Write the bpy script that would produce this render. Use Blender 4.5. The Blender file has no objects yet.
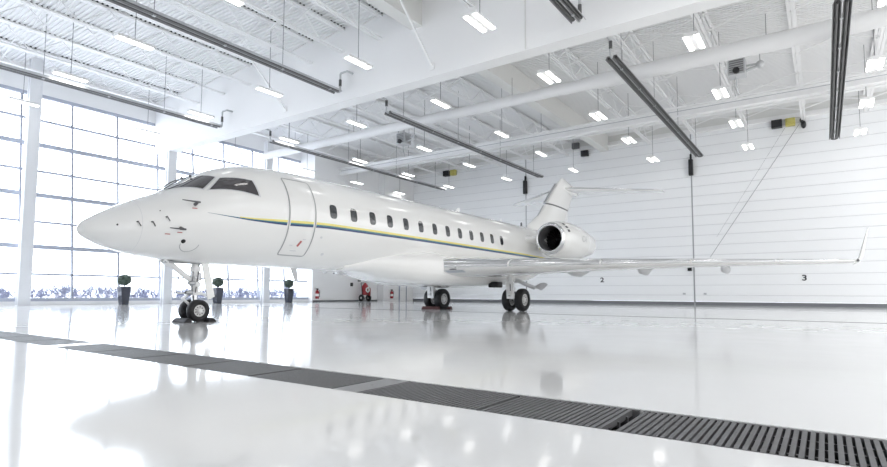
import bpy, bmesh, math, random
from mathutils import Vector, Matrix
random.seed(7)
SC = bpy.context.scene
COL = SC.collection
PI = math.pi

# ------------------------------------------------------------------ materials
def mat(name, color, rough=.5, metal=0., coat=0., noise=0., nscale=3., emit=0., bump=0., bscale=40.):
    m = bpy.data.materials.new(name); m.use_nodes = True
    nt = m.node_tree; b = nt.nodes['Principled BSDF']
    c = (*color, 1)
    b.inputs['Base Color'].default_value = c
    b.inputs['Roughness'].default_value = rough
    b.inputs['Metallic'].default_value = metal
    b.inputs['Coat Weight'].default_value = coat
    b.inputs['Coat Roughness'].default_value = .04
    if noise:
        tc = nt.nodes.new('ShaderNodeTexCoord'); n = nt.nodes.new('ShaderNodeTexNoise')
        n.inputs['Scale'].default_value = nscale; n.inputs['Detail'].default_value = 4
        r = nt.nodes.new('ShaderNodeMapRange')
        r.inputs['To Min'].default_value = 1 - noise; r.inputs['To Max'].default_value = 1 + noise
        mx = nt.nodes.new('ShaderNodeVectorMath'); mx.operation = 'SCALE'
        mx.inputs[0].default_value = color
        nt.links.new(tc.outputs['Object'], n.inputs['Vector'])
        nt.links.new(n.outputs['Fac'], r.inputs['Value'])
        nt.links.new(r.outputs['Result'], mx.inputs['Scale'])
        nt.links.new(mx.outputs['Vector'], b.inputs['Base Color'])
    if bump:
        tc = nt.nodes.new('ShaderNodeTexCoord'); n = nt.nodes.new('ShaderNodeTexNoise')
        n.inputs['Scale'].default_value = bscale
        bp = nt.nodes.new('ShaderNodeBump'); bp.inputs['Strength'].default_value = bump
        bp.inputs['Distance'].default_value = .01
        nt.links.new(tc.outputs['Object'], n.inputs['Vector'])
        nt.links.new(n.outputs['Fac'], bp.inputs['Height'])
        nt.links.new(bp.outputs['Normal'], b.inputs['Normal'])
    if emit:
        b.inputs['Emission Color'].default_value = c
        b.inputs['Emission Strength'].default_value = emit
    return m

M = {}
M['paint'] = mat('aircraft_white_paint', (.86, .86, .85), .16, coat=.8)
M['paint_grey'] = mat('aircraft_light_grey', (.62, .63, .65), .3)
M['yellow'] = mat('stripe_yellow', (.80, .72, .20), .25, coat=.5)
M['teal'] = mat('stripe_teal', (.05, .20, .24), .25, coat=.5)
M['navy'] = mat('stripe_navy', (.02, .05, .16), .25, coat=.5)
M['seam'] = mat('seam_grey', (.36, .37, .38), .5)
M['cabin_glass'] = mat('cabin_glass', (.035, .038, .045), .08, coat=.5)
M['cockpit_glass'] = mat('cockpit_glass', (.05, .045, .05), .04, coat=1.)
M['chrome'] = mat('polished_metal', (.78, .79, .81), .16, metal=1.)
M['steel'] = mat('brushed_steel', (.50, .51, .53), .35, metal=.9)
M['gear_white'] = mat('gear_white_enamel', (.84, .84, .84), .35)
M['gear_dark'] = mat('gear_dark_parts', (.12, .12, .13), .5)
M['rubber'] = mat('tyre_rubber', (.012, .012, .014), .62, noise=.3, nscale=9)
M['hub'] = mat('wheel_hub', (.66, .66, .66), .35, metal=.3)
M['dark'] = mat('dark_duct', (.012, .012, .013), .5)
M['duct_liner'] = mat('inlet_liner', (.22, .22, .23), .45, metal=.4)
M['blade'] = mat('fan_blade', (.05, .05, .055), .4, metal=.6)
M['red'] = mat('red_enamel', (.30, .018, .025), .3)
M['redmark'] = mat('red_marking', (.50, .16, .15), .4)
M['chock_black'] = mat('chock_rubber', (.022, .022, .026), .6, noise=.25)
M['chock_red'] = mat('chock_red_rubber', (.085, .03, .03), .6, noise=.25)
M['planter'] = mat('planter_charcoal', (.028, .032, .05), .22, coat=.4)
M['leaf'] = mat('topiary_leaf', (.085, .12, .095), .6, noise=.5, nscale=14)
M['bark'] = mat('stem_bark', (.10, .07, .05), .8, noise=.3, nscale=20)
M['soil'] = mat('potting_soil', (.03, .022, .018), .9)
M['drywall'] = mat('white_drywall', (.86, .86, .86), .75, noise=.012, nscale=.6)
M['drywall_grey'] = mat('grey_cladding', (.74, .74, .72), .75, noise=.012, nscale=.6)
M['white_steel'] = mat('white_painted_steel', (.87, .87, .87), .45)
M['col_steel'] = mat('column_paint', (.76, .77, .79), .4)
M['deck'] = mat('deck_white', (.82, .82, .82), .55)
M['gap_shade'] = mat('flute_gap_shade', (.05, .05, .055), .8)  # near-black colour standing in for shade inside the deck flutes
M['door_panel'] = mat('door_panel_white', (.85, .86, .87), .34, noise=.015, nscale=.4)
M['groove'] = mat('door_groove', (.50, .51, .53), .6)
M['seal'] = mat('door_seal', (.16, .165, .18), .6)
M['mullion'] = mat('mullion_grey', (.30, .32, .38), .45)
M['transom'] = mat('transom_grey', (.40, .425, .50), .45)
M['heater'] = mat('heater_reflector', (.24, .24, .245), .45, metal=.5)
M['heater_dark'] = mat('heater_tube', (.10, .10, .10), .5)
M['galv'] = mat('galvanised', (.55, .56, .57), .4, metal=.5)
M['duct_white'] = mat('duct_white', (.80, .80, .80), .38)
M['lamp_tray'] = mat('lamp_tray', (.82, .82, .82), .4)
M['lamp'] = mat('lamp_tube', (1., .99, .96), .4, emit=6.)
M['wire'] = mat('wire', (.25, .25, .26), .5)
M['black'] = mat('black_plastic', (.015, .015, .017), .45)
M['grey_box'] = mat('grey_box', (.12, .125, .13), .5)
M['olive'] = mat('yellow_operator', (.52, .47, .14), .45)
M['number'] = mat('number_black', (.05, .05, .055), .5)
M['grate'] = mat('grate_iron', (.15, .15, .155), .5, metal=.35, noise=.2, nscale=25)
M['pit'] = mat('trench_dark', (.01, .01, .011), .8)
M['plate'] = mat('cover_plate', (.30, .30, .31), .38, metal=.5)
M['groove_dark'] = mat('floor_track_dark', (.06, .06, .065), .5)
M['snow'] = mat('outside_ground', (.82, .83, .86), .9, noise=.03, nscale=.3)
M['twig'] = mat('bare_twigs', (.15, .165, .25), .8)
M['lens'] = mat('light_lens', (.52, .56, .62), .12, coat=1.)
M['cream_sign'] = mat('wall_sign', (.70, .70, .68), .6)

def floor_material():
    m = bpy.data.materials.new('white_epoxy_floor'); m.use_nodes = True
    nt = m.node_tree; b = nt.nodes['Principled BSDF']
    tc = nt.nodes.new('ShaderNodeTexCoord')
    n1 = nt.nodes.new('ShaderNodeTexNoise'); n1.inputs['Scale'].default_value = .35; n1.inputs['Detail'].default_value = 5
    r1 = nt.nodes.new('ShaderNodeValToRGB')
    r1.color_ramp.elements[0].color = (.80, .80, .80, 1); r1.color_ramp.elements[1].color = (.85, .85, .845, 1)
    n2 = nt.nodes.new('ShaderNodeTexNoise'); n2.inputs['Scale'].default_value = 1.3; n2.inputs['Detail'].default_value = 3
    r2 = nt.nodes.new('ShaderNodeMapRange'); r2.inputs['To Min'].default_value = .05; r2.inputs['To Max'].default_value = .11
    n3 = nt.nodes.new('ShaderNodeTexNoise'); n3.inputs['Scale'].default_value = 2.2; n3.inputs['Detail'].default_value = 2
    bp = nt.nodes.new('ShaderNodeBump'); bp.inputs['Strength'].default_value = .05; bp.inputs['Distance'].default_value = .01
    for n in (n1, n2, n3): nt.links.new(tc.outputs['Object'], n.inputs['Vector'])
    nt.links.new(n1.outputs['Fac'], r1.inputs['Fac']); nt.links.new(r1.outputs['Color'], b.inputs['Base Color'])
    nt.links.new(n2.outputs['Fac'], r2.inputs['Value']); nt.links.new(r2.outputs['Result'], b.inputs['Roughness'])
    nt.links.new(n3.outputs['Fac'], bp.inputs['Height']); nt.links.new(bp.outputs['Normal'], b.inputs['Normal'])
    b.inputs['IOR'].default_value = 1.5
    return m
M['floor'] = floor_material()

def glass_material():
    m = bpy.data.materials.new('clear_glazing'); m.use_nodes = True
    nt = m.node_tree; nt.nodes.clear()
    o = nt.nodes.new('ShaderNodeOutputMaterial'); mx = nt.nodes.new('ShaderNodeMixShader')
    t = nt.nodes.new('ShaderNodeBsdfTransparent'); g = nt.nodes.new('ShaderNodeBsdfGlossy')
    t.inputs['Color'].default_value = (.96, .98, .99, 1); g.inputs['Roughness'].default_value = .01
    mx.inputs['Fac'].default_value = .05
    nt.links.new(t.outputs[0], mx.inputs[1]); nt.links.new(g.outputs[0], mx.inputs[2]); nt.links.new(mx.outputs[0], o.inputs['Surface'])
    return m
M['glass'] = glass_material()

# ------------------------------------------------------------------ object helpers
ORG = {}
def tag(o, label=None, cat=None, group=None, kind=None):
    if label: o['label'] = label
    if cat: o['category'] = cat
    if group: o['group'] = group
    if kind: o['kind'] = kind
    return o

def thing(name, loc, label, cat, group=None, kind=None):
    o = bpy.data.objects.new(name, None); COL.objects.link(o)
    o.empty_display_size = .3
    o.location = loc; ORG[o.name] = Vector(loc)
    return tag(o, label, cat, group, kind)

class MB:
    def __init__(s): s.v = []; s.f = []; s.mi = []
    def add(s, vs, fs, mi=0):
        n = len(s.v); s.v += [Vector(v) for v in vs]
        for f in fs: s.f.append([i + n for i in f]); s.mi.append(mi)
        return s
    def box(s, x0, x1, y0, y1, z0, z1, mi=0):
        vs = [(x, y, z) for z in (z0, z1) for y in (y0, y1) for x in (x0, x1)]
        return s.add(vs, [(0, 2, 3, 1), (4, 5, 7, 6), (0, 1, 5, 4), (2, 6, 7, 3), (0, 4, 6, 2), (1, 3, 7, 5)], mi)
    def obox(s, p, q, w, h, up=(0, 0, 1), mi=0):          # bar from p to q, w wide, h tall
        p, q = Vector(p), Vector(q); d = (q - p).normalized(); u = Vector(up)
        sx = d.cross(u)
        if sx.length < 1e-4: sx = d.cross(Vector((1, 0, 0)))
        sx.normalize(); uu = sx.cross(d)
        vs = [c + sx * a * w / 2 + uu * b * h / 2 for c in (p, q) for a, b in ((-1, -1), (1, -1), (1, 1), (-1, 1))]
        return s.add(vs, [(0, 1, 2, 3), (7, 6, 5, 4), (0, 4, 5, 1), (1, 5, 6, 2), (2, 6, 7, 3), (3, 7, 4, 0)], mi)
    def tube(s, pts, r, n=10, mi=0, cap=True):
        pts = [Vector(p) for p in pts]
        rs = r if isinstance(r, (list, tuple)) else [r] * len(pts)
        rings = []; ref = None
        for i, p in enumerate(pts):
            a = pts[max(i - 1, 0)]; b = pts[min(i + 1, len(pts) - 1)]
            d = (b - a).normalized()
            if ref is None: ref = d.orthogonal().normalized()
            ref = (ref - d * ref.dot(d)).normalized()
            o = d.cross(ref)
            rings.append([p + (ref * math.cos(t) + o * math.sin(t)) * rs[i] for t in [2 * PI * k / n for k in range(n)]])
        return s.loft(rings, True, cap, mi)
    def loft(s, rings, closed=True, cap=False, mi=0):
        n = len(rings[0]); vs = [p for r in rings for p in r]; fs = []
        for i in range(len(rings) - 1):
            for k in range(n if closed else n - 1):
                k2 = (k + 1) % n
                fs.append((i * n + k, i * n + k2, (i + 1) * n + k2, (i + 1) * n + k))
        if cap:
            fs.append(tuple(range(n))[::-1]); fs.append(tuple((len(rings) - 1) * n + k for k in range(n)))
        return s.add(vs, fs, mi)
    def lathe(s, c, axis, prof, n=32, mi=0, cap=False):    # prof: (along axis, radius)
        c = Vector(c); a = Vector(axis).normalized()
        u = Vector((0, 0, 1)) if abs(a.z) < .9 else Vector((1, 0, 0))
        u = (u - a * u.dot(a)).normalized(); w = a.cross(u)
        rings = [[c + a * t + (u * math.cos(k * 2 * PI / n) + w * math.sin(k * 2 * PI / n)) * max(r, 1e-4) for k in range(n)] for t, r in prof]
        return s.loft(rings, True, cap, mi)
    def prism(s, poly, axis, a0, a1, mi=0):                # poly in the two other axes, extruded along axis
        def P(u, v, t): return {'x': (t, u, v), 'y': (u, t, v), 'z': (u, v, t)}[axis]
        n = len(poly); vs = [P(u, v, a0) for u, v in poly] + [P(u, v, a1) for u, v in poly]
        fs = [tuple(range(n))[::-1], tuple(range(n, 2 * n))] + [(k, (k + 1) % n, n + (k + 1) % n, n + k) for k in range(n)]
        return s.add(vs, fs, mi)
    def ball(s, c, r, nu=12, nv=8, mi=0):
        rx, ry, rz = r if isinstance(r, (tuple, list)) else (r, r, r)
        rings = []
        for j in range(nv + 1):
            t = -PI / 2 + PI * j / nv; cc = max(math.cos(t), .002)
            rings.append([(c[0] + rx * cc * math.cos(2 * PI * k / nu), c[1] + ry * cc * math.sin(2 * PI * k / nu), c[2] + rz * math.sin(t)) for k in range(nu)])
        return s.loft(rings, True, True, mi)
    def build(s, name, m, parent=None, smooth=0, bevel=0., loc=None, fixn=True):
        me = bpy.data.meshes.new(name)
        o = bpy.data.objects.new(name, me)
        if parent is not None:
            org = ORG[parent.name]
        else:
            if loc is None:
                lo = Vector([min(v[k] for v in s.v) for k in range(3)]); hi = Vector([max(v[k] for v in s.v) for k in range(3)])
                loc = Vector(((lo.x + hi.x) / 2, (lo.y + hi.y) / 2, lo.z))
            org = Vector(loc)
        me.from_pydata([v - org for v in s.v], [], s.f)
        ms = m if isinstance(m, (list, tuple)) else [m]
        for x in ms: me.materials.append(M[x] if isinstance(x, str) else x)
        for p, i in zip(me.polygons, s.mi): p.material_index = i
        if fixn:
            bm = bmesh.new(); bm.from_mesh(me); bmesh.ops.recalc_face_normals(bm, faces=bm.faces); bm.to_mesh(me); bm.free()
        COL.objects.link(o)
        ORG[o.name] = org
        if parent is not None: o.parent = parent
        else: o.location = org
        if smooth:
            for p in me.polygons: p.use_smooth = True
            me.set_sharp_from_angle(angle=math.radians(smooth))
        if bevel:
            b = o.modifiers.new('edge', 'BEVEL'); b.width = bevel; b.segments = 2; b.limit_method = 'ANGLE'
        return o

def struct(mb, name, m, label, cat=None, **k):
    o = mb.build(name, m, **k)
    return tag(o, label, cat or name.split('_')[0], None, 'structure')

def dup(root, loc, label, group=None):
    r = root.copy(); COL.objects.link(r); r.location = loc
    r['label'] = label
    if group: r['group'] = group
    for ch in list(root.children):
        c = ch.copy(); COL.objects.link(c); c.parent = r
        for g in list(ch.children):
            d = g.copy(); COL.objects.link(d); d.parent = c
    return r

ORD = ['first', 'second', 'third', 'fourth', 'fifth', 'sixth', 'seventh', 'eighth', 'ninth', 'tenth', 'eleventh', 'twelfth', 'thirteenth']

def text(name, body, size, m, parent, loc, rot, sx=1., fat=0.):
    cu = bpy.data.curves.new(name, 'FONT'); cu.body = body; cu.size = size; cu.extrude = .004; cu.offset = fat
    cu.align_x = 'CENTER'; cu.align_y = 'CENTER'
    t = bpy.data.objects.new(name + '_text', cu); COL.objects.link(t)
    bpy.context.view_layer.update()
    me = bpy.data.meshes.new_from_object(t.evaluated_get(bpy.context.evaluated_depsgraph_get()))
    bpy.data.objects.remove(t); me.materials.clear(); me.materials.append(M[m]); me.name = name
    o = bpy.data.objects.new(name, me); COL.objects.link(o); o.parent = parent
    o.location = Vector(loc) - ORG[parent.name]; o.rotation_euler = rot; o.scale = (sx, 1, 1)
    return o

# ------------------------------------------------------------------ camera, world
H = .70
cam_d = bpy.data.cameras.new('camera'); cam = bpy.data.objects.new('camera', cam_d); COL.objects.link(cam); SC.camera = cam
RW = Matrix(((.81843581, .0359752, .57347067), (.57457833, -.05949107, -.8162846), (.00475038, .99758037, -.06936019)))
cam.matrix_world = Matrix.Translation((0, 0, H)) @ RW.to_4x4()
cam_d.sensor_width = 36; cam_d.lens = 541.98 / 887 * 36; cam_d.shift_y = 22.5 / 887
cam_d.clip_start = .05; cam_d.clip_end = 500

W = bpy.data.worlds.new('overcast_sky'); SC.world = W; W.use_nodes = True
nt = W.node_tree; bg = nt.nodes['Background']
tc = nt.nodes.new('ShaderNodeTexCoord'); sp = nt.nodes.new('ShaderNodeSeparateXYZ'); rmp = nt.nodes.new('ShaderNodeMapRange')
rmp.inputs['From Min'].default_value = 1.; rmp.inputs['From Max'].default_value = -1.
rmp.inputs['To Min'].default_value = 1.0; rmp.inputs['To Max'].default_value = 5.8
nt.links.new(tc.outputs['Generated'], sp.inputs[0]); nt.links.new(sp.outputs['X'], rmp.inputs['Value'])
nt.links.new(rmp.outputs['Result'], bg.inputs['Strength'])
mxc = nt.nodes.new('ShaderNodeMix'); mxc.data_type = 'RGBA'
mr2 = nt.nodes.new('ShaderNodeMapRange'); mr2.inputs['From Min'].default_value = 1.; mr2.inputs['From Max'].default_value = -1.
nt.links.new(sp.outputs['X'], mr2.inputs['Value']); nt.links.new(mr2.outputs['Result'], mxc.inputs['Factor'])
mxc.inputs['A'].default_value = (1., .99, .97, 1); mxc.inputs['B'].default_value = (.84, .905, 1., 1)
nt.links.new(mxc.outputs['Result'], bg.inputs['Color'])

SC.view_settings.view_transform = 'Standard'; SC.view_settings.look = 'None'
SC.view_settings.gamma = 1; SC.view_settings.exposure = .38
SC.view_settings.use_curve_mapping = False
SC.cycles.use_denoising = True
SC.cycles.max_bounces = 10; SC.cycles.diffuse_bounces = 6; SC.cycles.glossy_bounces = 5; SC.cycles.transparent_max_bounces = 12
SC.cycles.sample_clamp_indirect = 6
SC.cycles.caustics_reflective = False; SC.cycles.caustics_refractive = False

# ------------------------------------------------------------------ setting
XW, YB, XR, YF = -33.35, 41.3, 11., -6.
ZJ = 11.9            # joist bottom chord
ZD = 13.05           # deck
GL = .115            # glass leans outwards
def gx(z): return -33.9 - GL * z

# floor with the trench cut out
TY0, TY1 = 2.83, 3.46
fl = MB()
fl.box(-35.2, XR, YF, TY0, -.25, 0); fl.box(-35.2, XR, TY1, YB + .6, -.25, 0)
struct(fl, 'floor', 'floor', 'glossy white epoxy hangar floor', loc=(0, 0, 0))
tr = MB(); tr.box(-35.2, XR, TY0, TY1, -.25, -.13)
struct(tr, 'floor_trench', 'pit', 'dark drain trench channel under the floor grates', 'floor')
# outside ground
g = MB(); g.box(-160, -35.2, -90, 150, -.4, -.08)
struct(g, 'ground', 'snow', 'pale ground outside beyond the window wall', 'ground')

# ceiling deck: corrugated along X
dk = MB(); prof = []; y = YF
while y < YB + .5:
    prof += [(y, ZD), (y + .09, ZD), (y + .11, ZD + .06), (y + .18, ZD + .06)]; y += .20
top = [(yy, ZD + .16) for yy, zz in prof]
n = len(prof)
vs = [(x, a, b) for x in (-36., XR) for a, b in prof] + [(x, a, b) for x in (-36., XR) for a, b in top]
fs = []
for k in range(n - 1):
    fs.append((k, k + 1, n + k + 1, n + k)); fs.append((2 * n + k, 3 * n + k, 3 * n + k + 1, 2 * n + k + 1))
dk.add(vs, fs)
struct(dk, 'ceiling', 'deck', 'white corrugated steel roof deck over the hangar', fixn=False)

# canted window wall --------------------------------------------------------
ZS, ZT = .26, 11.53
rows = [.26, 1.63, 3.09, 4.44, 5.9, 7.23, 8.7, 10.11, 11.53]
mull = [.66, 3.07, 5.48, 7.89, 10.3, 12.72, 15.14, 17.56, 19.97, 22.34, 24.75, 27.15, 29.5]
bays = [(-1.75, 3.07, 'beside the camera'), (3.07, 10.3, 'left of the first column'), (10.3, 17.56, 'between the first and second columns'),
        (17.56, 24.75, 'between the second and third columns'), (24.75, 29.5, 'between the third column and the grey wall')]
for i, (a, b, where) in enumerate(bays):
    w = thing('window_%d' % (i + 1), (gx(0), (a + b) / 2, 0), 'tall canted glass window bay ' + where, 'window', kind='structure')
    fr = MB()
    ms = [m for m in mull if a - .01 <= m < b - .01] or [a]
    if i == 4: ms.append(29.5 - .03)
    for y in ms:
        fr.obox((gx(ZS) + .02, y, ZS), (gx(ZT) + .02, y, ZT), .16, .085, up=(0, 1, 0))
    fr.build('mullion', 'mullion', w)
    tr = MB()
    for k, z in enumerate(rows):
        thick = k % 2 == 0
        hh = .22 if thick else .11
        tr.box(gx(z) - .08, gx(z) + (.14 if thick else .1), a, b, z - hh / 2, z + hh / 2)
    tr.build('transom', 'transom', w)
    p = MB()
    p.add([(gx(ZS) - .03, a, ZS), (gx(ZS) - .03, b, ZS), (gx(ZT) - .03, b, ZT), (gx(ZT) - .03, a, ZT)], [(0, 1, 2, 3)])
    p.build('glass_pane', 'glass', w)
s_ = MB(); s_.prism([(gx(0) + .12, 0), (gx(0) - .12, 0), (gx(0) - .12, .2), (gx(0) + .12, .2)], 'y', -1.75, 29.34)
struct(s_, 'baseboard_window', 'drywall', 'low white sill kerb under the window wall', 'baseboard')
# white fascia above the glass
f_ = MB(); f_.prism([(gx(11.6) + .18, 11.6), (gx(11.6) - .25, 11.6), (gx(13.2) - .25, 13.2), (gx(13.2) + .18, 13.2)], 'y', -1.75, 29.4)
struct(f_, 'wall_above_window', 'drywall', 'white fascia wall above the window glass', 'wall')
# solid left wall beyond the glass
w_ = MB(); w_.box(-35.2, XW, 29.34, YB + .4, 0, ZD)
struct(w_, 'wall_left', 'drywall', 'plain white side wall beyond the window glass', 'wall')
w_ = MB(); w_.box(XW, XW + .75, 37.0, YB - .02, 0, ZD - .02)
struct(w_, 'wall_pier', 'drywall', 'white wall pier in the corner next to the hangar door', 'wall')

w_ = MB(); w_.box(-35.2, XR, YF - .3, YF, 0, ZD)  # unseen wall, added to cut light on faces turned to the camera
struct(w_, 'wall_light_block', 'drywall', 'unseen white wall added behind the camera to block light', 'wall')

# columns along the window wall
for k, (y, z) in enumerate([(3.07, 12.9), (10.35, 12.9), (17.68, 9.56), (24.95, 11.9)]):
    c = MB(); x0, x1, y0, y1 = XW - .25, XW + .12, y - .27, y + .27
    c.box(x0, x1, y0, y0 + .05, 0, z); c.box(x0, x1, y1 - .05, y1, 0, z); c.box((x0 + x1) / 2 - .03, (x0 + x1) / 2 + .03, y0, y1, 0, z)
    c.box(x0 + .03, x1 - .01, y0 + .02, y1 - .02, 0, z)
    c.box(x0 - .05, x1 + .05, y0 - .05, y1 + .05, 0, .03)
    struct(c, 'column', 'col_steel', 'white steel column, %s from the left along the window wall' % ORD[k], 'column')

# big boxed header across the hangar
HY0, HY1, HZ = 17.4, 18.05, 9.56
hb = MB(); hb.box(-35.1, XR, HY0, HY1, HZ, ZD)
struct(hb, 'beam_header', 'drywall', 'deep white boxed header beam crossing the whole hangar', 'beam')
# boxed beams running away from the camera
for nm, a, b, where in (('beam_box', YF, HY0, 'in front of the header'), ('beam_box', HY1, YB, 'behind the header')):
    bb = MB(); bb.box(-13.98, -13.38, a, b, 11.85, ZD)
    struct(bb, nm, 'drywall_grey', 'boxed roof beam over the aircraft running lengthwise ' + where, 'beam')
# rolled steel beam parallel to the header
sb = MB(); yb = 32.1
sb.box(-34.5, XR, yb - .2, yb + .2, 11.17, 11.22); sb.box(-34.5, XR, yb - .2, yb + .2, 10.68, 10.74); sb.box(-34.5, XR, yb - .02, yb + .02, 10.74, 11.17)
sb.tube([(-33, yb - .22, 10.96), (XR, yb - .22, 10.96)], .02, 6, mi=1)  # thin grey tube added as a painted shade line along the web
struct(sb, 'beam_flanged', ['white_steel', 'groove'], 'white flanged steel beam between the duct and hangar door', 'beam')
sb = MB(); yb = 36.0
sb.tube([(-33.3, yb, 11.75), (XR, yb, 11.75)], .09, 10)
struct(sb, 'beam_tie', 'white_steel', 'slim white tie tube near the hangar door head', 'beam')

# header of the hangar door
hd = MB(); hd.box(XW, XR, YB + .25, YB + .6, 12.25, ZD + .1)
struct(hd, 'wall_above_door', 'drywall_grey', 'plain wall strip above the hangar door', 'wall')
hd = MB(); hd.box(XW + .75, XR, YB - .22, YB + .02, 12.16, 12.3); hd.box(XW + .75, XR, YB - .06, YB + .02, 12.3, 12.5)
struct(hd, 'trim_door_head', 'white_steel', 'white angle rail along the top of the hangar door', 'trim')

# hangar door leaves ---------------------------------------------------------
seams = [-33.5, -20.49, -7.48, 5.53, 11.0]
zl = [.68 + .6995 * k for k in range(-1, 17)]
DOORS = []
for i in range(4):
    a, b = seams[i] + .05, seams[i + 1] - .05
    d = thing('door_%d' % (i + 1), ((a + b) / 2, YB, 0), 'white ribbed hangar door leaf, %s from the left' % ORD[i], 'door', kind='structure'); DOORS.append(d)
    p = MB(); z = .25; edges = [q for q in zl if .3 < q < 12.2]
    prof = [(YB, .24)]
    for q in edges:
        for sub in (1, 2, 3):            # fine ribs between the main joints
            pass
        prof += [(YB, q - .02), (YB + .022, q - .008), (YB + .022, q + .008), (YB, q + .02)]
    prof += [(YB, 12.24), (YB + .2, 12.24), (YB + .2, .24)]
    p.prism(prof, 'x', a, b)
    pb = p.build('door_panel', ['door_panel', 'groove'], d)
    for poly in pb.data.polygons:
        if len(poly.vertices) == 4:
            ys = [pb.data.vertices[v].co.y for v in poly.vertices]
            if min(ys) > .01 and max(ys) < .1: poly.material_index = 1
    sl = MB(); sl.box(a, b, YB - .02, YB + .18, 0., .23)
    sl.build('bottom_seal', 'seal', d)
    st = MB(); st.box(b + .005, b + .095, YB + .02, YB + .15, 0, 12.2)
    st.build('edge_strip', 'seam', d)
    # number
    if i > 0:
        text('door_number', str(i + 1), .5, 'number', d, ((a + b) / 2 + (-.05, -.05, 1.7)[i - 1], YB - .006, 1.80), (PI / 2, 0, 0), 1.2, .012)
for i, y in ((0, 17.75), (1, 30.3)):
    t_ = MB(); w = (.14, .06)[i]
    t_.box(XW + .1, XR, y, y + w, .0005, .004)
    o = t_.build('floor_track', 'groove_dark' if i == 0 else 'seal')
    tag(o, ('dark steel guide strip flush in the floor under the main wheels', 'thin grey guide strip in the floor in front of hangar door')[i], 'floor track', None, 'structure')

# ------------------------------------------------------------------ roof joists
def joist(name, x, y0, y1, label, nextx=None, gap_shade=False, n_brace=3):
    r = thing(name, (x, (y0 + y1) / 2, ZJ), label, 'joist', kind='structure')
    bc = MB()
    for s in (-.075, .075): bc.box(x + s - .05, x + s + .05, y0, y1, ZJ, ZJ + .07)
    bc.build('bottom_chord', 'white_steel', r)
    tcd = MB()
    for s in (-.075, .075): tcd.box(x + s - .055, x + s + .055, y0, y1, ZD - .12, ZD - .03)
    tcd.build('top_chord', 'white_steel', r)
    wb = MB(); y = y0 + .2; up = False; st = 1.15
    while y + st < y1:
        za, zb = (ZD - .1, ZJ + .04) if not up else (ZJ + .04, ZD - .1)
        wb.obox((x, y, za), (x, y + st, zb), .045, .045, up=(1, 0, 0)); y += st; up = not up
    wb.build('web_bar', 'white_steel', r)
    if nextx is not None:
        br = MB()
        for k in range(n_brace):
            y = y0 + (y1 - y0) * (k + .5) / n_brace
            br.obox((x, y, ZJ + .1), (nextx, y, ZD - .2), .05, .05); br.obox((x, y, ZD - .2), (nextx, y + .05, ZJ + .1), .05, .05)
        br.build('cross_brace', 'white_steel', r)
    if gap_shade:  # dark blocks painted in as the shaded openings above the top chord
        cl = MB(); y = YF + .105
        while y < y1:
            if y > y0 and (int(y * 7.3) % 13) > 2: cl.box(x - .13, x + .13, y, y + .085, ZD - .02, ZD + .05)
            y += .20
        cl.build('flute_gap_shade', 'gap_shade', r)
    return r
xs1 = [u * 11.2 for u in (-2.905, -2.69, -2.455, -2.24, -2.0, -1.805, -1.61, -1.402)]
for k, x in enumerate(xs1):
    nx = xs1[k + 1] if k + 1 < len(xs1) else None
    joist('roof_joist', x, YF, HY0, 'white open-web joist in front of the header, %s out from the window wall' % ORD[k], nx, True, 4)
for k, u in enumerate((-.975, -.70, -.42, -.14, .14, .42)):
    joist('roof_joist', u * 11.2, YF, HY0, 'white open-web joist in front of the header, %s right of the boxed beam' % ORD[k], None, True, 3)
xs2 = [(-.064 - .2838 * k) * 11.2 for k in range(-4, 11) if k != 4]
xs2.sort()
left = [x for x in xs2 if x < -14]; right = [x for x in xs2 if x > -13]
for lst, side in ((left, 'left'), (right, 'right')):
    for k, x in enumerate(lst):
        nx = lst[k + 1] if k + 1 < len(lst) else None
        wh = '%s out from the window wall' % ORD[k] if side == 'left' else '%s right of the boxed beam' % ORD[k]
        joist('roof_joist', x, HY1, 32.0, 'white open-web joist over the round duct, ' + wh, nx, False, 3)
        joist('roof_joist', x, 32.25, YB - .1, 'white open-web joist next to the hangar door, ' + wh, nx, False, 2)

# kicker braces from joists down to the header
for k, (x, lab) in enumerate(((-12.82, 'white diagonal brace onto the header beside the boxed beam'), (-22.07, 'white diagonal brace onto the header over the cockpit'))):
    b_ = MB(); b_.obox((x, 15.2, 11.95), (x, 17.38, 10.0), .07, .07); b_.box(x - .12, x + .12, 17.36, 17.4, 9.85, 10.12)
    struct(b_, 'roof_brace', 'white_steel', lab, 'brace')

# ------------------------------------------------------------------ duct
du = MB(); du.tube([(-33.2, 24.5, 10.7), (-9.2, 24.5, 10.7), (-8.3, 24.5, 10.7), (XR, 24.5, 10.7)], [.27, .27, .335, .335], 28)
dct = thing('air_duct', (-9, 24.5, 10.4), 'long white round air duct crossing below the roof joists', 'duct')
du.build('duct_pipe', 'duct_white', dct, smooth=40)
for x in [-30 + 5.68 * k for k in range(8)]:
    c = MB(); r = .28 if x < -9 else .345
    c.lathe((x, 24.5, 10.7), (1, 0, 0), [(-.03, r - .02), (-.03, r), (.03, r), (.03, r - .02)], 28); c.build('joint_collar', 'duct_white', dct, smooth=40)
    c = MB()
    c.tube([(x + .05, 24.5, 10.7 + r), (x + .05, 24.5, ZJ + .02)], .012, 6); c.build('hanger_rod', 'wire', dct)

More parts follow.
